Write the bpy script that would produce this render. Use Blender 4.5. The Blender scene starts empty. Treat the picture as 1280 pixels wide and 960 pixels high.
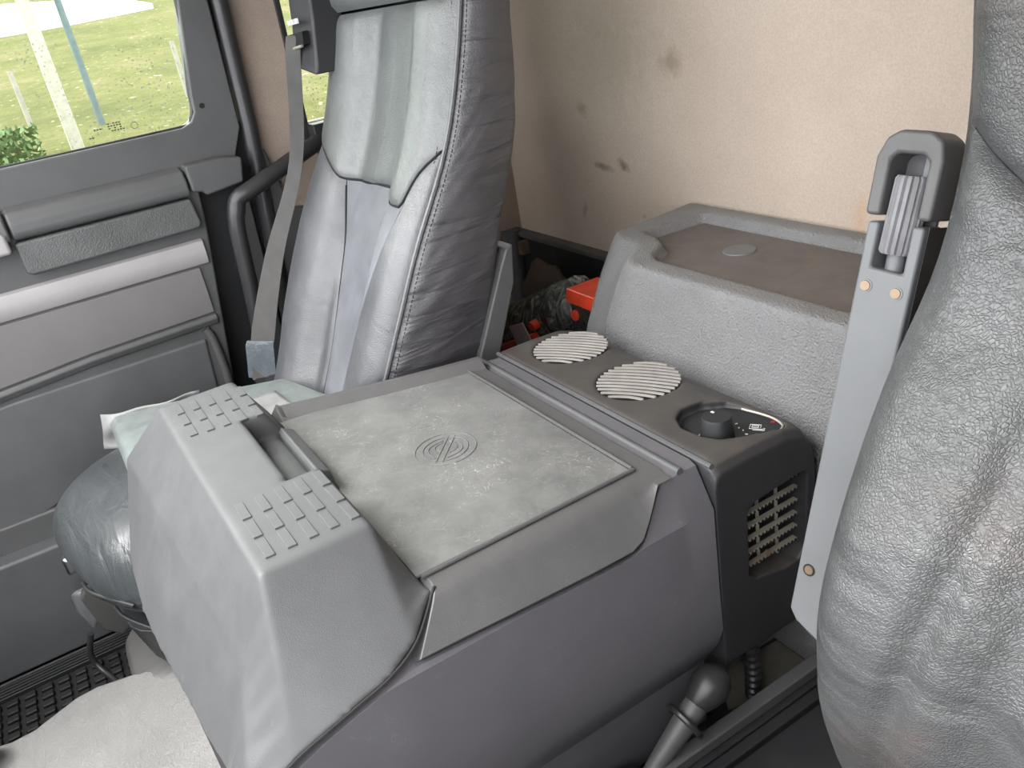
import bpy, bmesh, math, random
from mathutils import Vector, Matrix, noise
random.seed(7)
S = bpy.context.scene
COL = S.collection

# ------------------------------------------------------------------ camera
cd = bpy.data.cameras.new('camera'); cam = bpy.data.objects.new('camera', cd); COL.objects.link(cam)
cd.sensor_width = 36; cd.lens = 36*1038/1280; cd.clip_start = .02; cd.clip_end = 300
R = Matrix(((0.5179914, -0.29610553, 0.80250011), (0.84050618, 0.35041923, -0.41322599), (-0.15885297, 0.88855381, 0.43039268)))
cam.matrix_world = Matrix.Translation((0, 0, 1.4)) @ R.to_4x4()
S.camera = cam

# ------------------------------------------------------------------ world: bright overcast sky
w = bpy.data.worlds.new('sky'); S.world = w; w.use_nodes = True
nt = w.node_tree; bg = nt.nodes['Background']
tc = nt.nodes.new('ShaderNodeTexCoord'); sx = nt.nodes.new('ShaderNodeSeparateXYZ'); rp = nt.nodes.new('ShaderNodeValToRGB')
nt.links.new(tc.outputs['Generated'], sx.inputs[0]); nt.links.new(sx.outputs['Z'], rp.inputs[0]); nt.links.new(rp.outputs[0], bg.inputs[0])
rp.color_ramp.elements[0].position = 0.0; rp.color_ramp.elements[0].color = (.80, .83, .87, 1)
rp.color_ramp.elements[1].position = .35; rp.color_ramp.elements[1].color = (1, 1, 1, 1)
bg.inputs[1].default_value = 1.1
sd = bpy.data.lights.new('sun', 'SUN'); sun = bpy.data.objects.new('sun', sd); COL.objects.link(sun)
sd.energy = 1.0; sd.angle = math.radians(35); sd.color = (1, .98, .95)
sun.rotation_euler = Vector((-.28, -.50, .85)).to_track_quat('Z', 'Y').to_euler()
S.view_settings.view_transform = 'Standard'; S.view_settings.look = 'None'
S.view_settings.exposure = 2.52; S.view_settings.gamma = 1; S.view_settings.use_curve_mapping = False

# ------------------------------------------------------------------ materials
def nodes(name):
    m = bpy.data.materials.new(name); m.use_nodes = True
    return m, m.node_tree, m.node_tree.nodes['Principled BSDF']
def coord(nt, scale=(1, 1, 1), rot=(0, 0, 0)):
    t = nt.nodes.new('ShaderNodeTexCoord'); mp = nt.nodes.new('ShaderNodeMapping')
    mp.inputs['Scale'].default_value = scale; mp.inputs['Rotation'].default_value = rot
    nt.links.new(t.outputs['Object'], mp.inputs[0]); return mp.outputs[0]
def noise_n(nt, vec, scale, detail=3, rough=.55, dist=0):
    n = nt.nodes.new('ShaderNodeTexNoise'); n.inputs['Scale'].default_value = scale
    n.inputs['Detail'].default_value = detail; n.inputs['Roughness'].default_value = rough; n.inputs['Distortion'].default_value = dist
    nt.links.new(vec, n.inputs['Vector']); return n.outputs[0]
def ramp(nt, fac, stops):
    r = nt.nodes.new('ShaderNodeValToRGB'); nt.links.new(fac, r.inputs[0]); e = r.color_ramp.elements
    while len(e) < len(stops): e.new(.5)
    for i, (p, c) in enumerate(stops):
        e[i].position = p; e[i].color = (c, c, c, 1) if not hasattr(c, '__len__') else (*c, 1)
    return r.outputs[0]
def mix(nt, fac, a, b, kind='MIX'):
    m = nt.nodes.new('ShaderNodeMix'); m.data_type = 'RGBA'; m.blend_type = kind
    for k, v in ((0, fac), (6, a), (7, b)):
        if isinstance(v, (int, float)): m.inputs[k].default_value = v
        elif isinstance(v, tuple): m.inputs[k].default_value = (*v, 1)
        else: nt.links.new(v, m.inputs[k])
    return m.outputs[2]
def math_n(nt, op, a, b=0):
    m = nt.nodes.new('ShaderNodeMath'); m.operation = op
    for i, v in enumerate((a, b)):
        if isinstance(v, (int, float)): m.inputs[i].default_value = v
        else: nt.links.new(v, m.inputs[i])
    return m.outputs[0]
def bump(nt, b, h, strength, dist, prev=None):
    n = nt.nodes.new('ShaderNodeBump'); n.inputs['Strength'].default_value = strength; n.inputs['Distance'].default_value = dist
    nt.links.new(h, n.inputs['Height'])
    if prev is not None: nt.links.new(prev, n.inputs['Normal'])
    nt.links.new(n.outputs[0], b.inputs['Normal']); return n.outputs[0]

def plastic(name, col, rough=.5, grain=900, gs=.25, var=.25, dust=None, spec=.5, vs=9, scratch=0, gd=.0008, sth=.48):
    m, nt, b = nodes(name); v = coord(nt)
    n1 = noise_n(nt, v, vs, 5, .6)
    lo = tuple(c*(1-var) for c in col); hi = tuple(min(1, c*(1+var)) for c in col)
    c = ramp(nt, n1, [(.3, lo), (.7, hi)])
    if dust:
        n2 = noise_n(nt, v, 22, 8, .7, .6); f = ramp(nt, n2, [(.45, 0), (.75, dust[1])])
        c = mix(nt, f, c, dust[0])
    if scratch:
        for sc_, ds_, w_, ms in ((26, 2.5, .006, 9), (38, 1.2, .005, 13), (60, 3.5, .008, 7)):
            h_ = noise_n(nt, v, sc_, 1, .4, ds_)
            e = ramp(nt, math_n(nt, 'ABSOLUTE', math_n(nt, 'SUBTRACT', h_, .5)), [(0, 1), (w_, 0)])
            g = ramp(nt, noise_n(nt, v, ms, 5, .7), [(sth, 0), (sth+.14, scratch)])
            c = mix(nt, math_n(nt, 'MULTIPLY', e, g), c, (.40, .40, .38))
    nt.links.new(c, b.inputs['Base Color'])
    r = ramp(nt, noise_n(nt, v, 15, 4), [(.3, max(.05, rough-.07)), (.7, min(1, rough+.08))]); nt.links.new(r, b.inputs['Roughness'])
    b.inputs['Specular IOR Level'].default_value = spec
    bump(nt, b, noise_n(nt, v, grain, 2, .5), gs, gd)
    return m

def leather(name, col, rough=.42, cell=420, cs=.5, wr=(30, 6, 14), ws=.35, wd=.004, rot=(0, 0, 0), patchy=None, mm=.0008, spec=.9, feat='F1'):
    m, nt, b = nodes(name); v = coord(nt)
    c = ramp(nt, noise_n(nt, v, 7, 4, .6), [(.3, tuple(x*.8 for x in col)), (.7, tuple(x*1.2 for x in col))])
    if patchy: c = mix(nt, ramp(nt, noise_n(nt, v, 5, 4, .6, .5), [(.5, 0), (.68, .7)]), c, patchy)
    nt.links.new(c, b.inputs['Base Color'])
    nt.links.new(ramp(nt, noise_n(nt, v, 12, 4), [(.3, rough-.06), (.7, rough+.1)]), b.inputs['Roughness']); b.inputs['Specular IOR Level'].default_value = spec
    vo = nt.nodes.new('ShaderNodeTexVoronoi'); vo.inputs['Scale'].default_value = cell; vo.feature = feat
    nt.links.new(mix(nt, .01, v, noise_n(nt, v, 60, 2), 'ADD'), vo.inputs['Vector'])
    h = math_n(nt, 'SUBTRACT', 1, vo.outputs['Distance']) if feat == 'F1' else ramp(nt, vo.outputs['Distance'], [(0, 0), (.22, 1)])
    p = bump(nt, b, h, cs, mm)
    v2 = coord(nt, wr, rot); n2 = noise_n(nt, v2, 1, 3, .5, .8)
    bump(nt, b, n2, ws, wd*3, p)
    return m

def simple(name, col, rough=.5, metal=0, spec=.5, bs=0, bd=.001, scale=300):
    m, nt, b = nodes(name); b.inputs['Base Color'].default_value = (*col, 1); b.inputs['Roughness'].default_value = rough
    b.inputs['Metallic'].default_value = metal; b.inputs['Specular IOR Level'].default_value = spec
    v = coord(nt)
    nt.links.new(ramp(nt, noise_n(nt, v, 30, 4), [(.3, tuple(c*.85 for c in col)), (.7, tuple(min(1, c*1.12) for c in col))]), b.inputs['Base Color'])
    if bs: bump(nt, b, noise_n(nt, v, scale, 3), bs, bd)
    return m

M = {}
M['bin'] = plastic('dark grey grained plastic', (.078, .080, .084), .5, 800, .35, .06, ((.12, .12, .12), .15), scratch=.2, sth=.56)
M['lid'] = plastic('grey grained lid plastic', (.080, .079, .081), .45, 800, .35, .08, ((.14, .14, .135), .2), scratch=.25, sth=.55)
M['body'] = plastic('charcoal console plastic', (.108, .105, .116), .42, 800, .35, .08, ((.11, .105, .115), .25), scratch=.3, sth=.56)
M['skirt'] = plastic('rough charcoal skirt plastic', (.05, .048, .052), .8, 800, .3, .1, spec=.15)
M['mat'] = plastic('dusty rubber lid inlay', (.125, .126, .125), .55, 600, .25, .28, ((.21, .21, .205), .5), vs=6, scratch=.9)
M['heater'] = plastic('black heater plastic', (.062, .058, .056), .48, 900, .2, .12, ((.11, .10, .09), .4))
M['heater'] = plastic('black heater plastic with pale brown top', (.024, .024, .027), .48, 900, .2, .1)
nt = M['heater'].node_tree; b = nt.nodes['Principled BSDF']
ge = nt.nodes.new('ShaderNodeNewGeometry'); sz = nt.nodes.new('ShaderNodeSeparateXYZ'); nt.links.new(ge.outputs['Normal'], sz.inputs[0])
dm = math_n(nt, 'MULTIPLY', ramp(nt, sz.outputs['Z'], [(.5, 0), (.95, 1)]), ramp(nt, noise_n(nt, coord(nt), 18, 6, .65), [(.3, .45), (.7, .9)]))  # upward faces get a paler brown tint, patchy by noise
old = b.inputs['Base Color'].links[0].from_socket; nt.links.new(mix(nt, dm, old, (.078, .070, .064)), b.inputs['Base Color'])
M['tray'] = plastic('coarse grained grey moulding', (.205, .204, .21), .5, 300, 1, .1, ((.2, .19, .18), .3), gd=.004)
M['trayfloor'] = plastic('brownish dusty tray floor', (.13, .112, .104), .7, 400, .5, .15, ((.2, .17, .14), .5))
M['black'] = plastic('black plastic', (.018, .019, .021), .5, 900, .15, .2)
M['dark'] = plastic('dark grey door plastic', (.085, .086, .088), .48, 900, .25, .1)
M['doorlow'] = plastic('charcoal door plastic', (.095, .099, .104), .5, 800, .25, .1)
M['doorleather'] = leather('black door pad leatherette', (.075, .078, .078), .45, 300, .6, (20, 20, 20), .1)
M['silver'] = plastic('brushed silver trim', (.36, .345, .35), .38, 500, .1, .05)
M['greypanel'] = plastic('warm grey door panel', (.165, .158, .157), .6, 900, .15, .05)
M['seal'] = plastic('black rubber seal', (.03, .03, .032), .35, 400, .1, .2)
M['leather'] = leather('black seat leather', (.085, .089, .097), .34, 480, .5, (9, 7, 9), .3, .004)
M['leatherside'] = leather('black side leather with creases', (.062, .060, .066), .40, 480, .5, (4, 5, 30), .7, .004, (0, 0, 0))
M['leatherup'] = leather('black upper leather with vertical folds', (.105, .114, .113), .34, 480, .5, (16, 6, 3), .22, .004)
M['suede'] = leather('worn grey suede insert', (.165, .173, .190), .7, 900, .2, (9, 9, 9), .3, .003, spec=.4, patchy=(.10, .107, .12))
M['driver'] = leather('worn driver seat leather', (.068, .071, .073), .38, 290, .42, (6, 6, 11), .5, .009, patchy=(.085, .068, .063), mm=.0010, spec=.8, feat='DISTANCE_TO_EDGE')
M['cushion'] = leather('black cushion leather', (.050, .056, .060), .34, 420, .35, (10, 26, 10), .5, .005)
M['stitch'] = simple('black thread', (.03, .03, .03), .6)
M['belt'] = simple('grey belt webbing', (.085, .082, .08), .6, bs=.3, scale=900)
M['plasticwrap'] = simple('clear tape wrap', (.13, .15, .17), .18, bs=.8, bd=.004, scale=60)
M['chrome'] = simple('satin metal', (.5, .5, .5), .3, 1)
M['dim'] = simple('dull metal fins', (.42, .39, .33), .4, .4)
M['screw'] = simple('brass coloured screw', (.26, .19, .13), .45, .6)
M['armrest'] = plastic('grey armrest plastic', (.135, .140, .146), .42, 900, .15, .06)
M['wheel'] = simple('ridged grey wheel', (.19, .19, .20), .5)
M['rib'] = simple('pale grille ribs', (.34, .32, .30), .45)
M['hole'] = simple('deep black', (.008, .008, .008), .8)
M['white'] = simple('white print', (.75, .75, .72), .5)
M['red'] = simple('red plastic film', (.75, .07, .03), .3)
M['darkred'] = simple('dark red lens', (.22, .02, .02), .3)
M['wrap'] = simple('black glossy bag film', (.035, .037, .036), .15, bs=.9, bd=.01, scale=38)
m, nt, b = nodes('crinkled clear film with painted reflections'); v = coord(nt, (30, 30, 12))
nt.links.new(ramp(nt, noise_n(nt, v, 1.2, 5, .7, 1.5), [(.45, (.03, .032, .03)), (.62, (.22, .24, .22)), (.75, (.40, .42, .40))]), b.inputs['Base Color']); b.inputs['Roughness'].default_value = .15  # pale streaks paint the film's reflections into the colour of the black bag
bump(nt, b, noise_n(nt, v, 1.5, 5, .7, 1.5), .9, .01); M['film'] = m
M['brown'] = simple('brown cloth', (.075, .058, .048), .85, bs=.6, bd=.004, scale=60)
M['paper'] = simple('pinkish paper label', (.62, .50, .52), .6)
M['bag'] = simple('pale grey green folder film', (.22, .25, .245), .35, bs=.5, bd=.003, scale=22)
M['bagfold'] = simple('creamy folded paper', (.32, .32, .32), .5, bs=.4, bd=.002, scale=30)
M['plate'] = simple('dusty beige metal plate', (.14, .128, .105), .7, bs=.4, scale=80)
M['rubbermat'] = simple('black rubber mat', (.012, .011, .011), .6)
M['base'] = plastic('grey seat base', (.065, .064, .062), .5, 500, .2, .1)
M['white_post'] = simple('pale concrete', (.33, .31, .26), .9, bs=.4, bd=.02, scale=20)
M['thinpost'] = simple('weathered thin post', (.26, .24, .21), .9)
M['bluepost'] = simple('blue green painted post', (.09, .125, .13), .7)

# engine tunnel vinyl: wormy grain
m, nt, b = nodes('light grey wormy vinyl'); v = coord(nt)
nt.links.new(ramp(nt, noise_n(nt, v, 6, 5, .6), [(.3, (.21, .207, .203)), (.7, (.27, .265, .258))]), b.inputs['Base Color'])
b.inputs['Roughness'].default_value = .5
n = noise_n(nt, v, 190, 1, .4, 1.5); bump(nt, b, ramp(nt, n, [(.42, 0), (.5, 1), (.58, 0)]), .6, .0018); M['vinyl'] = m

# beige felt with smudges at fixed places on the wall
m, nt, b = nodes('beige felt wall lining'); v = coord(nt)
c = ramp(nt, noise_n(nt, v, 4, 5, .6), [(.3, (.49, .41, .345)), (.72, (.57, .48, .405))])
c = mix(nt, ramp(nt, noise_n(nt, v, 260, 3, .7), [(.38, .35), (.62, 0)]), c, (.36, .29, .225))
def spot(c, x, z, rx, rz, amt, col, ang=0, sc=40):
    t = nt.nodes.new('ShaderNodeTexCoord'); mp = nt.nodes.new('ShaderNodeMapping'); mp.vector_type = 'TEXTURE'
    mp.inputs['Location'].default_value = (x, 1.2, z); mp.inputs['Scale'].default_value = (rx, .6, rz); mp.inputs['Rotation'].default_value = (0, ang, 0)
    nt.links.new(t.outputs['Object'], mp.inputs[0])
    ln = nt.nodes.new('ShaderNodeVectorMath'); ln.operation = 'LENGTH'; nt.links.new(mp.outputs[0], ln.inputs[0])
    f = math_n(nt, 'ADD', ln.outputs['Value'], math_n(nt, 'MULTIPLY', math_n(nt, 'SUBTRACT', noise_n(nt, v, sc, 4, .7), .5), 1.3))
    return mix(nt, ramp(nt, f, [(.2, amt), (1.0, 0)]), c, col)
for a in [(-1.39, 1.20, .045, .035, .5, (.22, .16, .11)), (-1.72, 1.10, .03, .022, .4, (.17, .13, .09), .6, 60),
          (-1.66, .965, .05, .012, .65, (.13, .10, .08), .1, 90), (-1.58, .975, .03, .016, .7, (.12, .09, .07), .5, 90),
          (-1.76, .845, .012, .035, .5, (.18, .14, .09), .4, 60), (-1.58, 1.22, .22, .14, .35, (.30, .26, .20)),
          (-1.86, .82, .18, .14, .3, (.42, .33, .27)), (-1.44, .86, .14, .10, .25, (.42, .32, .25)), (-.93, .94, .02, .05, .35, (.5, .25, .10)),
          (-1.20, .905, .01, .007, .6, (.2, .12, .09)), (-1.52, .86, .012, .009, .4, (.25, .15, .10))]:
    c = spot(c, *a)
nt.links.new(c, b.inputs['Base Color']); b.inputs['Roughness'].default_value = .95
bump(nt, b, noise_n(nt, v, 260, 3, .7), .45, .002); M['felt'] = m
m, nt, b = nodes('brownish pillar felt'); v = coord(nt)
c = ramp(nt, noise_n(nt, v, 8, 5, .6), [(.3, (.34, .27, .225)), (.72, (.44, .36, .30))])
nt.links.new(mix(nt, ramp(nt, noise_n(nt, v, 300, 3), [(.4, .3), (.6, 0)]), c, (.2, .15, .12)), b.inputs['Base Color']); b.inputs['Roughness'].default_value = .95
bump(nt, b, noise_n(nt, v, 300, 3), .4, .002); M['pillarfelt'] = m
# grass
m, nt, b = nodes('grass slope'); v = coord(nt)
c = ramp(nt, noise_n(nt, v, .9, 6, .65), [(.32, (.095, .10, .04)), (.52, (.15, .145, .06)), (.68, (.21, .175, .10))])
c = mix(nt, ramp(nt, noise_n(nt, v, 9, 5, .7), [(.35, .5), (.6, 0)]), c, (.08, .10, .03))
c = mix(nt, ramp(nt, noise_n(nt, v, 14, 2, .5), [(.66, 0), (.74, .5)]), c, (.55, .52, .42))
nt.links.new(c, b.inputs['Base Color']); b.inputs['Roughness'].default_value = 1; b.inputs['Specular IOR Level'].default_value = .1
bump(nt, b, noise_n(nt, v, 9, 6, .7), 1, .1); M['grass'] = m
M['gravel'] = simple('pale gravel', (.42, .43, .45), .95, bs=.4, bd=.05, scale=8)
M['asphalt'] = simple('grey yard surface', (.20, .20, .19), .95, bs=.4, bd=.05, scale=8)
M['leaf'] = simple('green leaves', (.07, .12, .035), .7)
# tinted window glass with dried specks
m, nt, b = nodes('window glass with specks'); v = coord(nt)
tr = nt.nodes.new('ShaderNodeBsdfTransparent'); tr.inputs[0].default_value = (.93, .97, .93, 1)
gl = nt.nodes.new('ShaderNodeBsdfGlossy'); gl.inputs['Roughness'].default_value = .02
fr = nt.nodes.new('ShaderNodeFresnel'); fr.inputs[0].default_value = 1.35
mx = nt.nodes.new('ShaderNodeMixShader'); nt.links.new(fr.outputs[0], mx.inputs[0]); nt.links.new(tr.outputs[0], mx.inputs[1]); nt.links.new(gl.outputs[0], mx.inputs[2])
vo = nt.nodes.new('ShaderNodeTexVoronoi'); vo.inputs['Scale'].default_value = 90; vo.inputs['Randomness'].default_value = 1; nt.links.new(v, vo.inputs['Vector'])
sp = math_n(nt, 'MULTIPLY', ramp(nt, vo.outputs['Distance'], [(.12, 1), (.2, 0)]), ramp(nt, noise_n(nt, v, 7, 2), [(.46, 0), (.56, .8)]))
df = nt.nodes.new('ShaderNodeBsdfDiffuse'); df.inputs[0].default_value = (.35, .35, .33, 1)
m2 = nt.nodes.new('ShaderNodeMixShader'); nt.links.new(sp, m2.inputs[0]); nt.links.new(mx.outputs[0], m2.inputs[1]); nt.links.new(df.outputs[0], m2.inputs[2])
nt.links.new(m2.outputs[0], nt.nodes['Material Output'].inputs[0]); M['glass'] = m

# ------------------------------------------------------------------ helpers
ORG = {}
def origin(o):
    while o is not None:
        if o.name in ORG: return ORG[o.name]
        o = o.parent
    return Vector((0, 0, 0))
def link(name, me, mat, parent=None, loc=None, bev=0, seg=3, smooth=True, sub=0, ang=30):
    """vertices come in world coordinates; the object's origin is its thing's base"""
    o = bpy.data.objects.new(name, me); COL.objects.link(o)
    if parent is not None: base = origin(parent); o.parent = parent
    else:
        base = Vector(loc) if loc is not None else Vector((0, 0, 0)); o.location = base
    me.transform(Matrix.Translation(-base))
    if parent is None: ORG[o.name] = base
    if isinstance(mat, str): mat = M[mat]
    me.materials.clear(); me.materials.append(mat)
    me.polygons.foreach_set('use_smooth', [smooth]*len(me.polygons))
    if bev:
        b = o.modifiers.new('bevel', 'BEVEL'); b.width = bev; b.segments = seg; b.limit_method = 'ANGLE'; b.angle_limit = math.radians(ang); b.harden_normals = smooth
    if sub: s = o.modifiers.new('sub', 'SUBSURF'); s.levels = s.render_levels = sub
    if smooth and not bev and not sub:
        try: me.shade_smooth_by_angle(angle=math.radians(40)) if hasattr(me, 'shade_smooth_by_angle') else me.set_sharp_from_angle(angle=math.radians(40))
        except Exception: pass
    me.update(); return o
def from_bm(bm):
    bmesh.ops.recalc_face_normals(bm, faces=bm.faces); me = bpy.data.meshes.new('m'); bm.to_mesh(me); bm.free(); return me
def thing(name, label, cat, loc, group=None):
    o = bpy.data.objects.new(name, None); o.empty_display_size = .05; COL.objects.link(o); o.location = loc; ORG[o.name] = Vector(loc)
    o['label'] = label; o['category'] = cat
    if group: o['group'] = group
    return o
def tag(o, label, cat, group=None):
    o['label'] = label; o['category'] = cat
    if group: o['group'] = group
    return o
def struct(o): o['kind'] = 'structure'; return o
def box_bm(x0, x1, y0, y1, z0, z1, bm=None):
    bm = bm or bmesh.new()
    vs = [bm.verts.new(p) for p in ((x0,y0,z0),(x1,y0,z0),(x1,y1,z0),(x0,y1,z0),(x0,y0,z1),(x1,y0,z1),(x1,y1,z1),(x0,y1,z1))]
    for f in ((0,3,2,1),(4,5,6,7),(0,1,5,4),(1,2,6,5),(2,3,7,6),(3,0,4,7)): bm.faces.new([vs[i] for i in f])
    return bm
def box(name, x0, x1, y0, y1, z0, z1, mat, parent=None, bev=.004, seg=3, loc=None):
    if parent is None and loc is None: loc = ((x0+x1)/2, (y0+y1)/2, z0)
    return link(name, from_bm(box_bm(x0,x1,y0,y1,z0,z1)), mat, parent, loc, bev, seg)
def loft_bm(rings, closed=True, cap=True):
    bm = bmesh.new(); R_ = [[bm.verts.new(p) for p in r] for r in rings]; n = len(rings[0])
    for a, b in zip(R_, R_[1:]):
        for i in range(n if closed else n-1):
            j = (i+1) % n
            try: bm.faces.new((a[i], a[j], b[j], b[i]))
            except ValueError: pass
    if cap and closed: bm.faces.new(R_[0][::-1]); bm.faces.new(R_[-1])
    return bm
def loft(name, rings, mat, parent=None, loc=None, closed=True, cap=True, **k):
    return link(name, from_bm(loft_bm(rings, closed, cap)), mat, parent, loc, **k)
def prism(name, pts, axis, a0, a1, mat, parent=None, loc=None, **k):
    def P(p, a): return {'x': (a, p[0], p[1]), 'y': (p[0], a, p[1]), 'z': (p[0], p[1], a)}[axis]
    return loft(name, [[P(p, a0) for p in pts], [P(p, a1) for p in pts]], mat, parent, loc, **k)
def tube_bm(path, rad, n=10, bm=None, cap=True):
    bm = bm or bmesh.new(); path = [Vector(p) for p in path]; rings = []
    up = None
    for i, p in enumerate(path):
        t = (path[min(i+1, len(path)-1)] - path[max(i-1, 0)]).normalized()
        if up is None: up = t.orthogonal().normalized()
        up = (up - t*up.dot(t)).normalized(); s = t.cross(up)
        r = rad[i] if hasattr(rad, '__len__') else rad
        rings.append([bm.verts.new(p + (up*math.cos(a)+s*math.sin(a))*r) for a in [2*math.pi*k/n for k in range(n)]])
    for a, b in zip(rings, rings[1:]):
        for i in range(n): j = (i+1) % n; bm.faces.new((a[i], a[j], b[j], b[i]))
    if cap: bm.faces.new(rings[0][::-1]); bm.faces.new(rings[-1])
    return bm
def tube(name, path, rad, mat, parent=None, loc=None, n=10, **k):
    return link(name, from_bm(tube_bm(path, rad, n)), mat, parent, loc, **k)
def smoothpath(pts, k=8):
    pts = [Vector(p) for p in pts]; out = []
    P = [pts[0]] + pts + [pts[-1]]
    for i in range(1, len(P)-2):
        for j in range(k):
            t = j/k; a, b, c, d = P[i-1:i+3]
            out.append(.5*((2*b)+(-a+c)*t+(2*a-5*b+4*c-d)*t*t+(-a+3*b-3*c+d)*t**3))
    out.append(pts[-1]); return out
def interp(tab, x):
    if x <= tab[0][0]: return tab[0][1]
    for (a, va), (b, vb) in zip(tab, tab[1:]):
        if x <= b: t = (x-a)/(b-a); return va+(vb-va)*t
    return tab[-1][1]
def sinterp(tab, x):
    """smooth monotone-ish cubic through the table"""
    n = len(tab)
    if x <= tab[0][0]: return tab[0][1]
    if x >= tab[-1][0]: return tab[-1][1]
    sl = [(tab[i+1][1]-tab[i][1])/(tab[i+1][0]-tab[i][0]) for i in range(n-1)]
    tg = [sl[0]]+[(sl[i-1]+sl[i])/2 if sl[i-1]*sl[i] > 0 else 0 for i in range(1, n-1)]+[sl[-1]]
    for i in range(n-1):
        a, va = tab[i]; b, vb = tab[i+1]
        if x <= b:
            h = b-a; t = (x-a)/h
            return (2*t**3-3*t*t+1)*va+(t**3-2*t*t+t)*h*tg[i]+(-2*t**3+3*t*t)*vb+(t**3-t*t)*h*tg[i+1]
def remesh(o, v, it=4):
    for m_ in list(o.modifiers): o.modifiers.remove(m_)
    r = o.modifiers.new('remesh', 'REMESH'); r.mode = 'VOXEL'; r.voxel_size = v; r.use_smooth_shade = True
    sm = o.modifiers.new('smooth', 'SMOOTH'); sm.factor = .5; sm.iterations = it
def cut(o, cutter):
    """subtract cutter (both still unparented-transform world) and delete it"""
    bpy.context.view_layer.update()
    md = o.modifiers.new('cut', 'BOOLEAN'); md.object = cutter; md.operation = 'DIFFERENCE'; md.solver = 'EXACT'
    if len(o.modifiers) > 1: # boolean first
        idx = len(o.modifiers)-1; o.modifiers.move(idx, 0)
    saved = [(x, x.show_viewport) for x in o.modifiers if x != md]
    for x, _ in saved: x.show_viewport = False
    bpy.context.view_layer.update(); dg = bpy.context.evaluated_depsgraph_get()
    me = bpy.data.meshes.new_from_object(o.evaluated_get(dg)); o.modifiers.remove(md)
    for x, s in saved: x.show_viewport = s
    o.data = me; me.polygons.foreach_set('use_smooth', [True]*len(me.polygons)); me.set_sharp_from_angle(angle=math.radians(40))
    bpy.data.objects.remove(cutter)
def patch(name, fn, ns, nt_, mat, parent, loc=None, thick=.006, **k):
    """grid patch fn(s,t) with thickness"""
    bm = bmesh.new(); g = [[bm.verts.new(fn(i/ns, j/nt_)) for j in range(nt_+1)] for i in range(ns+1)]
    for i in range(ns):
        for j in range(nt_): bm.faces.new((g[i][j], g[i+1][j], g[i+1][j+1], g[i][j+1]))
    me = bpy.data.meshes.new('m'); bm.to_mesh(me); bm.free()
    o = link(name, me, mat, parent, loc, **k); return o
def disc_pts(c, r, n=32, ry=None): return [(c[0]+r*math.cos(2*math.pi*i/n), c[1]+(ry or r)*math.sin(2*math.pi*i/n)) for i in range(n)]

# ================================================================== SETTING
struct(box('floor', -2.06, .9, -1.3, 1.25, .02, .10, 'black', bev=0))
struct(box('wall_back', -2.12, .9, 1.205, 1.26, .02, 2.1, 'felt', bev=0, loc=(0, 0, 0)))
# side wall behind the passenger door with the small rear window opening
WX = -2.10
pil = prism('wall_left', [(.525, .02), (1.21, .02), (1.21, 2.1), (.525, 2.1)], 'x', WX-.05, WX, 'pillarfelt')
cut(pil, prism('cutter', [(.645, 1.17), (1.05, 1.17), (1.05, 1.9), (.665, 1.9)], 'x', WX-.1, WX+.1, 'hole'))
struct(pil)
f = tube('window_2', [(WX+.004, .642, 1.165), (WX+.004, .663, 1.92), (WX+.004, 1.055, 1.92), (WX+.004, 1.055, 1.165), (WX+.004, .642, 1.165)], .007, 'seal'); struct(f)
g = box('pane', WX-.03, WX-.026, .64, 1.06, 1.16, 1.92, 'glass', f, bev=0)
struct(box('shade_wall_right', .42, .48, -.05, 1.21, -.4, 2.1, 'pillarfelt', bev=0))  # unseen driver-side wall, run forward to block light from the open side
struct(box('shade_wall_front', -2.06, .45, -1.15, -.85, -.3, 1.06, 'doorlow', bev=.02))  # unseen dash block, added and moved in close to shade the low parts
struct(box('trim_16', .42, .48, -1.15, -.05, -.4, .35, 'doorlow', bev=0))
struct(box('ceiling', -2.15, .92, -.25, 1.26, 2.08, 2.12, 'felt', bev=0))
# lower black back panel with its bright cap and corner post
struct(box('trim_1', -2.10, -1.25, 1.178, 1.204, .1, .735, 'black', bev=.004))
struct(box('trim_2', -2.10, -1.25, 1.170, 1.2045, .735, .748, 'dark', bev=.003))
po = tube('trim_3', [(-2.09, 1.16, .1), (-2.09, 1.16, .755)], .03, 'dark'); struct(po)
struct(box('trim_4', -2.045, -2.025, 1.15, 1.178, .69, .73, 'screw', bev=.002))

# engine tunnel cover with a wavy left edge
def tun(x, y):
    e = -1.555 + .012*math.sin(y*14+1) + .008*math.sin(y*31)
    if x < 0: pass
    return e
ys = [-.9+.04*i for i in range(53)]
rings = []
for y in ys:
    e = tun(0, y)
    wv = .004*math.sin(y*22)
    rings.append([(e+.02, y, .10), (e-.004, y, .26+wv), (e+.006, y, .288+wv), (e+.03, y, .30+wv), (-1.2, y, .302), (-.95, y, .302), (-.72, y, .30), (-.55, y, .29), (-.54, y, .10)])
tn = loft('trim_5', rings, 'vinyl', loc=(-1.1, 0, .1)); struct(tn)

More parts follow.
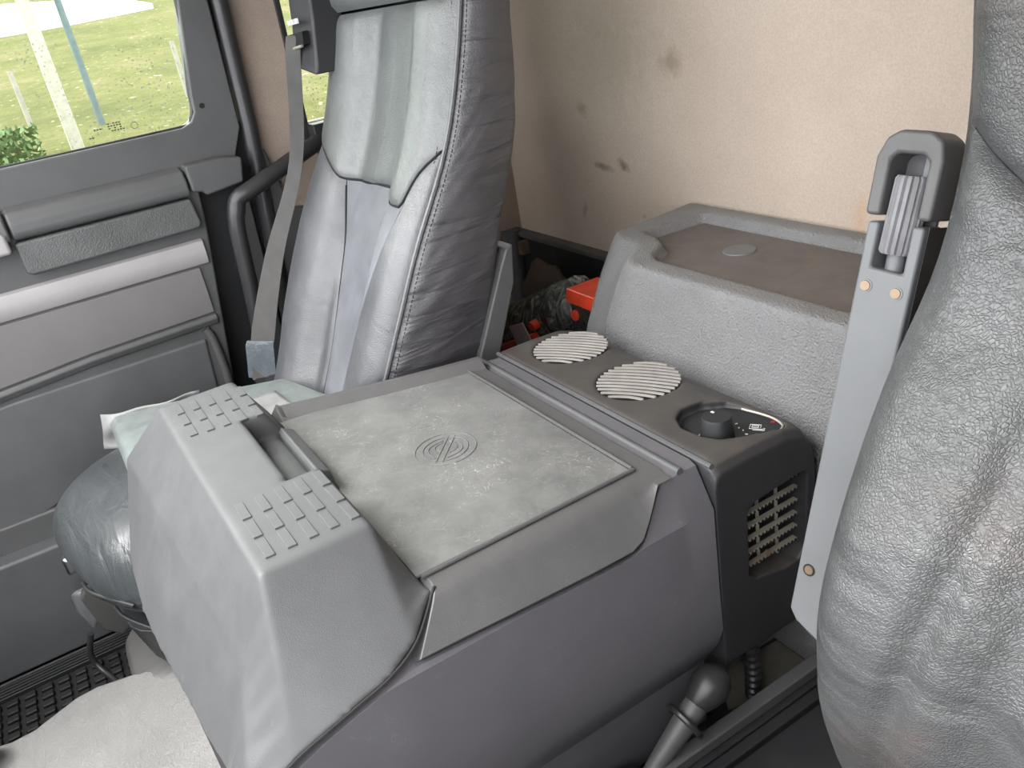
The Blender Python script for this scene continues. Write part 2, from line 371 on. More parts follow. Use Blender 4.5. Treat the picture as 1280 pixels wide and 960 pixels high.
# ------------------------------------------------------------------ outside ground
bm = bmesh.new(); nx, ny = 60, 50; grid = {}
for i in range(nx+1):
    for j in range(ny+1):
        d = 3 + 27*(i/nx)**1.6; y = -14 + 44*j/ny
        if d < 4.6: z = -1.4
        elif d < 5.4: z = -1.4+2.3*(d-4.6)/.8
        else: z = .90+.105*(d-5.4)+.05*noise.noise((d*.6, y*.6, 0))
        grid[i, j] = bm.verts.new((-d, y, z))
for i in range(nx):
    for j in range(ny): bm.faces.new((grid[i, j], grid[i+1, j], grid[i+1, j+1], grid[i, j+1]))
gr = link('ground', from_bm(bm), 'grass', loc=(-6, 0, 0)); struct(gr)
me = from_bm(box_bm(-3.2, 12, -14, 30, -1.45, -1.4)); struct(link('ground', me, 'asphalt', loc=(0, 0, -1.45)))
def slope(d): return .90+.105*(d-5.4)
# pale gravel lot higher up the slope
ptsl = [(-14.6, -6), (-14.3, .3), (-14.5, 1.54), (-14.9, 2.69), (-17.9, 2.6), (-21, 1.0), (-22, -6)]
bm = bmesh.new(); top = [bm.verts.new((x, y, slope(-x)+.09)) for x, y in ptsl]; bot = [bm.verts.new((x, y, slope(-x)-.1)) for x, y in ptsl]
bm.faces.new(top); bm.faces.new(bot[::-1])
for i in range(len(top)): j = (i+1) % len(top); bm.faces.new((top[i], bot[i], bot[j], top[j]))
struct(link('path', from_bm(bm), 'gravel', loc=(-12, 0, 1.4)))

def fence_post(name, d, y, r, h, mat, label, bend=0, sq=True):
    z0 = slope(d)-.03
    path = [(-d, y, z0), (-d, y, z0+h*.5), (-d, y, z0+h)]
    rr = [r, r, r*.92]
    if bend: path += [(-d-.05*bend, y+bend*.12, z0+h+.15)]; rr += [r*.8]
    o = tube('fence_post', path, rr, mat, loc=path[0], n=4 if sq else 10, bev=.008 if sq else 0)
    return tag(o, label, 'post')
fence_post('fence_post', 5.54, .352, .05, 1.0, 'white_post', 'thick pale concrete fence post with a cranked top, nearest in the door window', 1.6)
# lighter half of the split at the top of the concrete post
fence_post('fence_post', 6.3, .592, .022, .95, 'bluepost', 'blue green metal fence post to the right of the pale concrete one', -1.0, False)
fence_post('fence_post', 6.87, .204, .018, .38, 'thinpost', 'short thin stake on the grass left of the pale concrete post', 0, False)
fence_post('fence_post', 6.76, 1.266, .018, .40, 'thinpost', 'short thin stake on the grass at the right of the door window', 0, False)

# leafy bush, low left of the window
bm = bmesh.new(); random.seed(3)
for i in range(1500):
    c = Vector((-5.2+random.gauss(0, .16), -.06+random.gauss(0, .16), .86+random.random()*.27))
    if c.y > .17: continue
    a = Vector((random.gauss(0, 1), random.gauss(0, 1), random.gauss(0, 1))).normalized()*.022; bq = a.orthogonal().normalized()*.012
    vs = [bm.verts.new(c-a), bm.verts.new(c+bq), bm.verts.new(c+a), bm.verts.new(c-bq)]; bm.faces.new(vs)
me = bpy.data.meshes.new('m'); bm.to_mesh(me); bm.free()
bush = thing('bush', 'leafy green bush low at the left edge of the door window', 'bush', (-5.2, -.06, .8))
link('foliage', me, 'leaf', bush, smooth=False)
link('stem', from_bm(tube_bm([(-5.2, -.06, .8), (-5.22, -.05, 1.05)], .015)), 'brown', bush)

# ================================================================== PASSENGER DOOR (structure with its parts)
DX = -2.05
door = bpy.data.objects.new('door_1', None); COL.objects.link(door); door.location = (DX, -.2, .4); ORG['door_1'] = Vector((DX, -.2, .4)); struct(door)
# upper frame plate with the window opening
fr = prism('frame', [(-.95, 1.12), (.44, 1.12), (.478, 1.2), (.488, 1.46), (.485, 1.95), (-.95, 1.95)], 'x', DX-.06, DX-.012, 'dark', door, bev=.004)
cut(fr, prism('cutter', [(y-0, z-0) for y, z in [(-.85+.0, 1.222), (.352, 1.224), (.374, 1.232), (.388, 1.252), (.392, 1.29), (.425, 1.48), (.40, 1.85), (-.85, 1.85)]], 'x', DX-.2+0, DX+.2, 'hole')) if False else None
def cut_child(o, pts, axis, a0, a1):
    c = prism('cutter', pts, axis, a0, a1, 'hole'); cut(o, c)
cut_child(fr, [(-.85, 1.222), (.352, 1.224), (.374, 1.232), (.388, 1.252), (.392, 1.29), (.425, 1.48), (.40, 1.85), (-.85, 1.85)], 'x', DX-.2, DX+.2)
tube('window_seal', smoothpath([(DX-.03, -.85, 1.222), (DX-.03, .34, 1.224), (DX-.03, .374, 1.234), (DX-.03, .389, 1.26), (DX-.03, .396, 1.31), (DX-.03, .425, 1.48), (DX-.03, .405, 1.8)], 4), .005, 'seal', door)
box('window_pane', DX-.045, DX-.041, -.86, .44, 1.20, 1.87, 'glass', door, bev=0)
# printed safety mark on the pane
txt = [(.175, 1.255, .02), (.205, 1.262, .035), (.205, 1.257, .035), (.205, 1.252, .035), (.21, 1.247, .03), (.155, 1.240, .02)]
bm = bmesh.new()
for y, z, l in txt:
    for k in range(int(l/.006)):
        if random.random() < .85: box_bm(DX-.0408, DX-.040, y+k*.006, y+k*.006+.004, z, z+.0025, bm)
for k in range(12):
    a = k/12*6.283; box_bm(DX-.0408, DX-.040, .258+.007*math.cos(a), .2605+.007*math.cos(a), 1.249+.007*math.sin(a), 1.2505+.007*math.sin(a), bm)
link('printed_mark', from_bm(bm), 'black', door)
# moulded step between frame and window corner, screw hole
link('screw_hole', from_bm(tube_bm([(DX-.014, .408, 1.262), (DX-.0105, .408, 1.262)], .006, 14)), 'hole', door)
# main panel: lofted along y with a stepped profile
def panel_x(y): return DX
prism('panel', [(-1.0, .40), (-.36, .405), (-.10, .49), (.268, .55), (.283, .63), (.335, 1.0), (.348, 1.14), (-1.0, 1.15)], 'x', DX-.05, DX, 'dark', door, bev=.006)
# rounded arm roll on top
def zprof(y): return 1.142
prism('armrest_roll', [(DX-.01, 1.083), (DX+.030, 1.083), (DX+.036, 1.095), (DX+.034, 1.118), (DX+.02, 1.138), (DX-.01, 1.148)], 'y', -.052, .318, 'dark', door, bev=.006)
prism('armrest_end', [(DX-.01, 1.083), (DX+.034, 1.083), (DX+.040, 1.095), (DX+.038, 1.118), (DX+.022, 1.142), (DX-.01, 1.152)], 'y', -.30, -.056, 'dark', door, bev=.006)
prism('armrest_corner', [(.322, 1.09), (.345, 1.085), (.352, 1.075), (.44, 1.085), (.452, 1.14), (.40, 1.150), (.322, 1.149)], 'x', DX-.02, DX+.034, 'dark', door, bev=.006)
# leatherette pull panel
prism('pull_panel', [(-.055, 1.012), (-.045, 1.004), (.315, 1.008), (.322, 1.02), (.315, 1.078), (-.055, 1.078)], 'x', DX-.005, DX+.029, 'doorleather', door, bev=.007)
prism('door_handle', [(-.16, 1.06), (-.064, 1.06), (-.064, 1.10), (-.08, 1.112), (-.16, 1.112)], 'x', DX, DX+.045, 'silver', door, bev=.008)
# silver strip (bulged) and lower warm grey insert
rings = []
for y in (-1.0, -.5, 0, .313): rings.append([(DX-.005, y, .925), (DX+.006, y, .921), (DX+.013, y, .935), (DX+.016, y, .955), (DX+.012, y, .976), (DX-.005, y, .982)])
loft('silver_strip', rings, 'silver', door, bev=.002)
rings = []
for y in (-1.0, -.6, -.197, -.10, .0, .1, .2, .288):
    zb = .779-.04*((.0-y)/.5 if y < 0 else 0)+.021*max(0, (y+.197)/.485)
    zb = interp([(-1, .70), (-.6, .735), (-.197, .781), (0, .795), (.288, .802)], y)
    sh = .026*(y-.288)/1.0 if False else 0
    rings.append([(DX-.005, y, zb), (DX+.005, y, zb+.001), (DX+.009, y, .85), (DX+.006, y, .915), (DX-.005, y, .917)])
loft('grey_insert', rings, 'greypanel', door, bev=.0015)
# raised rib under it and the recessed pocket
rings = []
for y in (-1.0, -.6, -.197, 0, .15, .29):
    zb = interp([(-1, .70), (-.6, .735), (-.197, .781), (0, .795), (.288, .802)], y)
    rings.append([(DX-.01, y, zb-.030), (DX+.008, y, zb-.028), (DX+.014, y, zb-.014), (DX+.010, y, zb-.004), (DX-.01, y, zb-.002)])
loft('pocket_rib', rings, 'dark', door, bev=.003)
prism('pocket_panel', [(-1.0, .42), (-.36, .42), (-.10, .50), (.235, .555), (.25, .745), (-.197, .745), (-1.0, .66)], 'x', DX-.03, DX+.006, 'doorlow', door, bev=.008)
tube('pocket_edge', smoothpath([(DX+.002, .262, .555), (DX+.008, .268, .64), (DX+.008, .264, .735), (DX+.006, .255, .768)], 5), .010, 'dark', door)

# dark gap liner, door seal and pillar trims behind the door edge
struct(prism('trim_6', [(-1.0, .05), (.62, .05), (.62, 1.10), (.56, 2.0), (.46, 2.0), (.49, 1.22), (.45, 1.16), (-1.0, 1.16)], 'x', WX-.05, DX-.065, 'black', loc=(0,0,0)))
struct(tube('trim_7', [(DX-.02, .527, 2.0), (DX-.025, .515, 1.47), (DX-.025, .502, 1.2), (DX-.025, .492, 1.08), (DX-.03, .472, .85), (DX-.03, .45, .5), (DX-.03, .42, .1)], .020, 'seal', n=14))
struct(prism('trim_8', [(.492, 1.02), (.505, 1.14), (.522, 1.14), (.55, .985), (.62, .975), (.62, .12), (.45, .12)], 'x', WX-.04, WX+.025, 'dark', loc=(0, 0, 0), bev=.006))
struct(prism('trim_9', [(.415, .95), (.432, 1.03), (.455, 1.03), (.435, .60), (.40, .12), (.375, .12), (.385, .6)], 'x', DX-.07, DX-.03, 'dark', loc=(0, 0, 0), bev=.004))
struct(prism('trim_10', [(.628, 1.12), (.640, 1.30), (.648, 1.7), (.655, 1.7), (.647, 1.30), (.637, 1.12)], 'x', WX-.005, WX+.012, 'seal', loc=(0, 0, 0)))

# grab handle on the pillar
gh = thing('grab_handle', 'black bent grab handle between the door and the passenger seat', 'handle', (-2.02, .40, .7))
tube('bar', smoothpath([(-2.055, .67, 1.135), (-2.02, .60, 1.118), (-2.0, .515, 1.092), (-1.995, .445, 1.068), (-2.0, .408, 1.05), (-2.0, .392, 1.0), (-2.0, .385, .93), (-2.0, .375, .80), (-2.01, .355, .60), (-2.05, .345, .50)], 6), .0195, 'seal', gh, n=16)
tube('collar', [(-2.0, .407, 1.048), (-2.0, .398, 1.022)], .0205, 'seal', gh, n=16)
box('mount', -2.09, -2.035, .64, .70, 1.10, 1.17, 'black', gh)

# step sill, ribbed tread and rubber mat in the footwell
struct(box('trim_11', -2.06, -1.985, -1.2, -.10, .12, .405, 'doorlow', bev=.008))
struct(box('trim_12', -2.075, -2.035, -.34, .1, .385, .47, 'dark', bev=.006))
struct(box('trim_13', -2.06, -2.02, -.19, .1, .40, .47, 'black', bev=.006))
tread = struct(box('trim_14', -1.985, -1.93, -1.2, .1, .09, .115, 'black', bev=.002))
for k in range(5):
    box('rib', -1.983+k*.011, -1.977+k*.011, -.60, .0, .114, .120, 'base' if k == 0 else 'black', tread, bev=.001)
mt = thing('floor_mat', 'black rubber floor mat with raised blocks beside the door sill', 'mat', (-1.85, -.4, .10))
box('mat_sheet', -1.928, -1.56, -.75, .05, .099, .106, 'rubbermat', mt, bev=.002)
blk = None
for i in range(11):
    for j in range(18):
        x = -1.915+i*.030+(.0 if j % 2 else .0); y = -.63+j*.037
        if i > 7: continue
        if blk is None:
            blk = box('block', x, x+.021, y, y+.026, .105, .116, 'rubbermat', mt, bev=.003, seg=2); bx0, by0 = x, y
        else:
            c = blk.copy(); COL.objects.link(c); c.location = blk.location + Vector((x-bx0, y-by0, 0))

# ================================================================== SEAT BACKS
class Back:
    def __init__(s, cx, hw, yp, dep, recess, bol, wt):
        s.cx, s.hw, s.yp, s.dep, s.rec, s.bol, s.wt = cx, hw, yp, dep, recess, bol, wt
    def half(s, z): return s.hw*interp(s.wt, z)
    def front(s, u, z, puff=0):
        a = abs(u); y = sinterp(s.yp, z)
        prof = sinterp([(0, s.rec), (.34, s.rec), (.52, -s.bol*.35), (.72, -s.bol), (.88, -s.bol*.8), (1, 0)], a)
        x = s.cx+u*s.half(z)
        return Vector((x, y+prof-puff, z))
    def side(s, sg, t, z, puff=0):
        y = sinterp(s.yp, z); d = interp(s.dep, z)
        x = s.cx+sg*(s.half(z)+.012*math.sin(math.pi*min(1, t*1.05))+puff)
        return Vector((x, y+d*t, z))
def puffer(s, t, e=.07): 
    def k(q):
        q = min(q, 1-q)/e; return 1 if q >= 1 else math.sqrt(max(0, 1-(1-q)**2))
    return k(s)*k(t)
def rnd(x, y, z, f, a): return a*noise.noise((x*f, y*f, z*f))

# ---- passenger seat
pt = thing('truck_seat', 'black leather passenger seat with suede middle and folder lying on it', 'seat', (-1.605, .15, .10))
B = Back(-1.605, .285, [(.60, .33), (.75, .412), (.80, .436), (1.0, .538), (1.15, .628), (1.24, .668), (1.386, .716), (1.70, .79)],
         [(.6, .25), (.775, .215), (1.1, .15), (1.35, .095), (1.7, .06)], .034, .030, [(.60, .80), (.70, .88), (.80, .975), (.92, 1.0), (1.2, 1.0), (1.45, .97), (1.7, .86)])
uL = lambda z: interp([(.6, .22), (.80, .25), (.98, .38), (1.08, .46)], z)
uR = lambda z: interp([(.6, .64), (.80, .61), (.90, .64), (.98, .72), (1.08, .84)], z)
ui = lambda z: .5
zb = lambda u: sinterp([(0, 1.078), (.46, 1.084), (.70, 1.13), (1, 1.165)], -u) if u < 0 else sinterp([(0, 1.078), (.80, 1.078), (.88, 1.125), (1, 1.165)], u)
def P_ins(s, t):
    z = .60+t*(zb(0)-.60); u = -uL(z)+s*(uL(z)+uR(z)); z = .60+t*(zb(u)-.60)
    p = B.front(u, z, .004+.006*puffer(s, t, .16)); p.y += rnd(p.x, 0, z, 7, .002); return p
patch('centre_insert', P_ins, 40, 50, 'suede', pt)
for sg in (-1, 1):
    def P_bol(s, t, sg=sg):
        z = .60+t*(zb(sg*.8)-.60)
        uf = uR if sg > 0 else uL; u0 = uf(z); u = u0+(1-u0)*s; z = .60+t*(zb(sg*u)-.60)
        u0 = uf(min(z, 1.08)); u = u0+(1-u0)*s
        return B.front(sg*u, z, .004+.009*puffer(s, t, .13)+rnd(sg, s*2, z*9, 1, .0012))
    patch('side_bolster', P_bol, 26, 60, 'leather', pt)
def P_up(s, t):
    u = 2*s-1; z0 = zb(u); z = z0+t*(1.395+.0*u-z0)
    p = B.front(u*.999, z, .006+.009*puffer(s, t, .12))
    p.y += .0028*math.sin(u*15+1.5*math.sin(z*6))*math.exp(-((u-.05)/.55)**2)*max(0, 1-t*1.15); return p
patch('upper_panel', P_up, 60, 40, 'leatherup', pt)
for sg in (-1, 1):
    tube('seam', [B.front(sg*(uR if sg > 0 else uL)(z), z, .0045) for z in [.66+.01*i for i in range(42)]], .0022, 'hole', pt, n=6)
tube('seam', [B.front(u, zb(u)-.001, .006) for u in [-.99+.033*i for i in range(61)]], .0024, 'hole', pt, n=6)
def P_head(s, t):
    u = (2*s-1)*.999; z = 1.40+t*.42; k = math.sqrt(max(0, 1-max(0, (t-.75)/.25)**2))
    p = B.front(u*(.75+.25*k), z, .03*puffer(s, t, .25)+.012); return p
patch('headrest_panel', P_head, 40, 30, 'leatherup', pt)
for sg in (-1, 1):
    def P_side(s, t, sg=sg):
        z = .60+t*1.2
        cr = 0
        if z < 1.25: cr = .0022*noise.noise((s*1.6, z*26-s*5, 2.0))+.0012*noise.noise((s*2, z*60-s*12, 5.0))
        return B.side(sg, s, z, .004+.008*puffer(s, t, .12)+cr)
    o = patch('side_panel', P_side, 26, 150, 'leatherside', pt)
    if sg > 0: pass
    # double piping with stitches
    pth = [B.front(sg*1.0, z, .004) + Vector((sg*.003, 0, 0)) for z in [.62+.02*i for i in range(59)]]
    pp = tube('piping', pth, .0045, 'leather', pt, n=8)
    for off in (-.006, .006):
        bm = bmesh.new()
        z = .70
        while z < 1.45:
            if off > 0: a = B.side(sg, off/.15, z, .0105); c = B.side(sg, off/.15, z+.005, .0105)
            else: a = B.front(sg*.972, z, .0085); c = B.front(sg*.972, z+.005, .0085)
            tube_bm([a, c], .0008, 4, bm); z += .0075
        so = link('stitching', from_bm(bm), 'stitch', pt); so['kind'] = 'stuff'
# core body behind the cover panels
rings = []
for i in range(31):
    z = .60+i*.04; y = sinterp(B.yp, z); d = interp(B.dep, z); h = B.half(z)
    rings.append([(B.cx-h*.985, y+.008, z), (B.cx-h*.6, y+.045, z), (B.cx, y+.06, z), (B.cx+h*.6, y+.045, z), (B.cx+h*.985, y+.008, z), (B.cx+h*.99, y+d, z), (B.cx+h*.6, y+d+.02, z), (B.cx-h*.6, y+d+.02, z), (B.cx-h*.99, y+d, z)])
loft('backrest_core', rings, 'black', pt)
# plastic rear shell strip seen low on the side
prism('rear_shell', [(.585, .70), (.617, .788), (.662, .88), (.692, .94), (.706, .965), (.722, .972), (.712, .90), (.660, .78), (.63, .70)], 'x', -1.90, -1.300, 'dark', pt, bev=.004)
# seat cushion
def cush_ring(x0, x1, yf, yb, z, r=.05, n=5):
    pts = []
    for cx_, cy_, a0 in ((x1-r, yb-r, 0), (x0+r, yb-r, 90), (x0+r, yf+r, 180), (x1-r, yf+r, 270)):
        for k in range(n+1):
            a = math.radians(a0+90*k/n); pts.append((cx_+r*math.cos(a), cy_+r*math.sin(a), z))
    return pts
def tilt(pts, k=.04, y0=.1): return [(x, y, z-(y-y0)*k*0) for x, y, z in pts]
rings = [cush_ring(-1.64, -1.46, -.10, .42, .435, .07), cush_ring(-1.70, -1.43, -.145, .43, .438, .11), cush_ring(-1.765, -1.41, -.178, .44, .462, .14), cush_ring(-1.83, -1.40, -.203, .45, .50, .14),
         cush_ring(-1.88, -1.395, -.202, .45, .555, .14), cush_ring(-1.875, -1.40, -.175, .45, .60, .13), cush_ring(-1.855, -1.41, -.125, .45, .635, .12), cush_ring(-1.82, -1.43, -.06, .44, .655, .10), cush_ring(-1.77, -1.45, .02, .42, .663, .08)]
rings = [[(x, y+(max(0, x+1.74)*.24 if y < .1 else 0), z) for x, y, z in r] for r in rings]
loft('seat_cushion', rings, 'cushion', pt, sub=2)
arc = smoothpath([(-1.67, -.155, .446), (-1.66, -.172, .460), (-1.635, -.178, .478), (-1.60, -.174, .494), (-1.54, -.160, .503), (-1.44, -.10, .503)], 6)
arc = [p+Vector((0, .006, .002)) for p in arc]
tube('cushion_piping', arc, .004, 'black', pt, n=8)
tube('cushion_piping', [p+Vector((.006, .012, -.016)) for p in arc], .003, 'black', pt, n=8)
tube('cushion_rim', smoothpath([(-1.70, .05, .424), (-1.70, -.04, .424), (-1.68, -.115, .424), (-1.64, -.135, .424), (-1.55, -.125, .424), (-1.43, -.06, .424)], 6), .004, 'black', pt, n=8)
prismr = [cush_ring(-1.66, -1.46, -.09, .40, .30, .09), cush_ring(-1.67, -1.45, -.105, .41, .33, .10), cush_ring(-1.685, -1.44, -.125, .42, .424, .10)]
loft('cushion_pan', prismr, 'black', pt, bev=.003)
# pale bellows around the suspension
rings = []
for i in range(9):
    z = .102+i*.026; o_ = .014 if i % 2 else -.004
    rings.append(cush_ring(-1.735-o_, -1.46+o_, -.15-o_, .40+o_, z, .09))
loft('bellows', rings, 'base', pt, sub=1)
prism('side_trim', [(-.205, .365), (-.185, .395), (-.12, .39), (-.10, .27), (-.16, .24), (-.19, .27)], 'x', -1.80, -1.775, 'base', pt, bev=.006)
lv = loft('adjust_lever', [[(-1.905, -.235, .315), (-1.905, -.185, .32), (-1.90, -.185, .285), (-1.90, -.225, .235), (-1.905, -.238, .27)], [(-1.865, -.225, .34), (-1.865, -.175, .345), (-1.86, -.18, .30), (-1.86, -.215, .225), (-1.865, -.228, .28)], [(-1.84, -.20, .335), (-1.84, -.17, .34), (-1.84, -.17, .31), (-1.84, -.185, .29), (-1.84, -.20, .30)]], 'armrest', pt, bev=.008)
box('slide_catch', -1.895, -1.855, -.215, -.17, .385, .43, 'chrome', pt, bev=.008)
tube('slide_bar', smoothpath([(-1.86, -.225, .225), (-1.87, -.245, .17), (-1.86, -.24, .13), (-1.80, -.215, .115), (-1.70, -.19, .112)], 6), .007, 'seal', pt)
prism('side_valance', [(.05, .40), (.45, .40), (.45, .25), (.05, .25)], 'x', -1.86, -1.84, 'black', pt, bev=.004)
# belt outlet on the shoulder and the belt
bg_ = loft('belt_outlet', [[(-1.875, .610, 1.49), (-1.80, .632, 1.49), (-1.80, .70, 1.49), (-1.875, .68, 1.49)], [(-1.875, .598, 1.39), (-1.798, .621, 1.40), (-1.80, .69, 1.39), (-1.875, .67, 1.39)], [(-1.870, .584, 1.33), (-1.802, .608, 1.31), (-1.80, .67, 1.31), (-1.87, .65, 1.33)], [(-1.860, .580, 1.31), (-1.80, .600, 1.29), (-1.80, .65, 1.29), (-1.86, .64, 1.31)]], 'heater', pt, bev=.006)
link('belt_slot', from_bm(loft_bm([[(-1.870, .579, 1.348), (-1.810, .594, 1.353), (-1.810, .597, 1.378), (-1.870, .584, 1.374)], [(-1.865, .60, 1.348), (-1.815, .615, 1.353), (-1.815, .61, 1.378), (-1.86, .60, 1.374)]])), 'hole', pt)
link('slot_lip', from_bm(tube_bm([(-1.868, .577, 1.346), (-1.813, .591, 1.351)], .003, 8)), 'dim', pt)
bm = bmesh.new()
for k, (a, b_) in enumerate([(0, .007), (.009, .013), (.016, .024), (.028, .031), (.034, .042)]):
    x = -1.862+a; box_bm(x, -1.862+b_, .5875+.22*a, .591+.22*a, 1.392+.05*a, 1.402+.05*a, bm)
link('printed_mark', from_bm(bm), 'white', pt)
bp = [(-1.845, .592, 1.372), (-1.847, .580, 1.345), (-1.900, .540, 1.12), (-1.925, .440, .925), (-1.925, .36, .75), (-1.922, .335, .66), (-1.92, .33, .64)]
bpp = smoothpath(bp, 8); rings = []
for i, p in enumerate(bpp):
    f_ = i/(len(bpp)-1); wd_ = .0165+.013*min(1, max(0, (f_-.35)/.3)); a = .55-.55*min(1, f_*1.4)
    t = Vector((.50, .82, -.10-.1*f_)).normalized()*wd_*.95; n_ = Vector((.0010, -.0006, 0))
    rings.append([p-t-n_, p+t-n_, p+t+n_, p-t+n_])
sbelt = loft('belt', rings, 'belt', pt)
wr_ = []
for z, y, k in [(.735, .348, .034), (.725, .343, .035), (.70, .338, .0355), (.68, .334, .035), (.66, .330, .036), (.645, .327, .035)]:
    wr_.append([(-1.923-k*.55, y-k*.8, z+.006), (-1.923+k*.55, y+k*.8, z-.004), (-1.928+k*.55, y+.004+k*.8, z-.004), (-1.928-k*.55, y+.004-k*.8, z+.006)])
loft('tape_wrap', wr_, 'plasticwrap', pt, bev=.002)
box('belt_anchor', -1.975, -1.865, .31, .345, .635, .648, 'black', pt, bev=.004)
tube('anchor_arm', smoothpath([(-1.88, .335, .65), (-1.84, .36, .665), (-1.825, .40, .69), (-1.83, .44, .68)], 5), .013, 'black', pt)

# folder of papers in a plastic bag lying on the cushion
fd = thing('folder', 'grey green plastic folder with loose papers lying on the passenger seat cushion', 'folder', (-1.65, .2, .66))
A, B1, C1, D1 = Vector((-1.885, -.02, 0)), Vector((-1.735, .345, 0)), Vector((-1.485, .425, 0)), Vector((-1.47, -.02, 0))
def quad(s, t): return A*(1-s)*(1-t)+D1*s*(1-t)+B1*(1-s)*t+C1*s*t
def bagsheet(z0, amp, sc=1.0, sh=0):
    def f(s, t):
        p = quad(.5+(s-.5)*sc+sh, .5+(t-.5)*sc); e = min(s, 1-s, t, 1-t)
        p.z = z0 + (-.014 if e < .001 else 0) + amp*noise.noise((p.x*9, p.y*9, z0*50)); return p
    return f
def solid(name, fn, n, th, mat, parent):
    o = patch(name, fn, n, n, mat, parent); s = o.modifiers.new('solid', 'SOLIDIFY'); s.thickness = th; s.offset = -1; return o
solid('paper_stack', bagsheet(.688, .004, .97), 16, .02, 'bagfold', fd)
solid('bag_sheet', bagsheet(.705, .008), 24, .006, 'bag', fd)
def flap(s, t):
    p = Vector((-1.66+.20*s, .20+.10*t+.02*s, .713+.003*math.sin(s*6+t*3))); return p
solid('loose_paper', flap, 12, .002, 'bagfold', fd)
def fl2(s, t):
    p = quad(0, t*.55); q = p+Vector((-.004+.008*math.sin(t*12), -.01, -.0)); q.z = .708-.085*s+.0*t; q.x += .015*math.sin(s*5+t*4); q.y += -.02*s; return q
solid('bag_fold', fl2, 14, .003, 'bagfold', fd)

# ================================================================== CENTRE CONSOLE
cn = thing('storage_console', 'large black plastic storage console with scratched lid between the two seats', 'console', (-1.04, .25, .30))
def zseam(y): return interp([(-.05, .655), (-.03, .668), (.0, .690), (.03, .712), (.07, .727), (.11, .738), (.15, .748), (.18, .752), (.30, .747), (.47, .741), (.495, .744), (.515, .760), (.545, .790), (.556, .80), (.7, .80)], y)
rings = []
for y in (-.026, .0, .03, .06, .08, .10, .14, .18, .22, .26, .32, .40, .46, .485, .50, .515, .53, .545, .56, .578, .582, .614, .618):
    zs = zseam(y)-.002
    # right profile: slope from (-.692,.742) up to (-.738,.80)
    xs = -.692-(max(0, zs-.742))/.058*.030
    xl = interp([(.0, -1.35), (.2, -1.34), (.4, -1.30), (.62, -1.25)], y)
    tz = .785 if y < .55 else .799
    if .5785 < y: tz = .80
    zt = min(zs, tz) if y < .55 else tz
    lo = .30
    rings.append([(xl+.02, y, .31), (xl, y, .55), (xl, y, zt-.03), (xl+.02, y, zt), (xs-.012-.0, y, zt if y > .54 else zt), (xs, y, zt-.004), (-.6915, y, min(.740, zt-.004)), (-.690, y, .60), (-.688, y, .535), (-.700, y, .50), (-.735, y, .44), (-.74, y, .31)])
# front end closes under the bin
bx = loft('body', rings, 'body', cn, bev=.004, ang=28)
sk = [(-1.368, -.056), (-1.30, -.0615), (-1.2, -.064), (-1.1, -.0595), (-1.0, -.049), (-.90, -.041), (-.806, -.031), (-.70, -.03), (-.70, .0), (-1.368, .0)]
loft('front_skirt', [[(x, y+(.004 if y < -.02 else 0), .305) for x, y in sk], [(x, y+(.002 if y < -.02 else 0), .55) for x, y in sk], [(x, y+.003, .646) for x, y in sk]], 'skirt', cn, bev=.004)
# flat bar and rounded rear edge of the body top
# lid
rings = []
for y in (.20, .24, .30, .36, .42, .48, .50, .52, .535, .55, .574):
    zs = zseam(y)+.004 if y < .55 else .80
    xs = -.688-(max(0, zs-.742))/.058*.030
    xl = interp([(.18, -1.36), (.232, -1.343), (.40, -1.285), (.50, -1.255), (.575, -1.235)], y)
    xm = interp([(.2, -1.279), (.574, -1.20)], y)
    zs2 = min(zs, .799)
    Y_ = lambda z: y if y > .205 else .236-.046*max(0, min(1, (.803-z)/.055))
    rings.append([(xl, y, .765), (xl-.002, y, .812), (xl+.008, y, .820), (xl+.018, y, .820), (xl+.036, y, .8045), (-1.0, y, .803), *[(min(ax_, xs+.001), y, max(az_, zs2)) for ax_, az_ in ((-.760, .803), (-.744, .8028), (-.737, .8015), (-.730, .7985), (-.725, .7945), (-.720, .789))], (xs+.002, y, zs2), (xs-.012, y, zs2-.012), (xs-.04, y, .765 if zs2 > .775 else zs2-.02)])
rings[0] = [(x, .236-.058*max(0, min(1, (.803-z)/.055)), z) for x, y_, z in rings[0]]
lid = loft('lid', rings, 'lid', cn, bev=.003, ang=35)
def sx_(z): return -.6905-(max(0, z-.742))/.058*.030
tube('lid_seam', [(sx_(zseam(y)+.001), y, zseam(y)+.001) for y in [.19+.01*i for i in range(37)]], .0021, 'hole', cn, n=6)
tube('bin_seam', smoothpath([(-.690, -.05, .672), (-.6895, -.02, .693), (-.689, .03, .720), (-.689, .07, .733), (-.691, .11, .743), (-.694, .15, .753), (-.706, .192, .770), (-.737, .236, .802)], 5), .0022, 'hole', cn, n=6)
# rubber inlay on the lid, corners traced at true size; front edge bulges
def P_mat(s, t):
    fx0 = -1.290+(.02)*t*4/4; x = (-1.298+.044*t*1.0)*(1-s)+(-.764)*s
    yf = .226; y = yf*(1-t)+.541*t
    return Vector((x, y, .8052))
o = patch('lid_inlay', P_mat, 12, 12, 'mat', cn, smooth=False); sld = o.modifiers.new('solid', 'SOLIDIFY'); sld.thickness = .003; sld.offset = -1
for nm, pth in (('inlay_edge', [(-1.252, .545, .806), (-.762, .545, .806)]), ('inlay_edge', [(-.759, .545, .806), (-.758, .23, .806)])):
    tube(nm, pth, .0028, 'lid', cn, n=8)
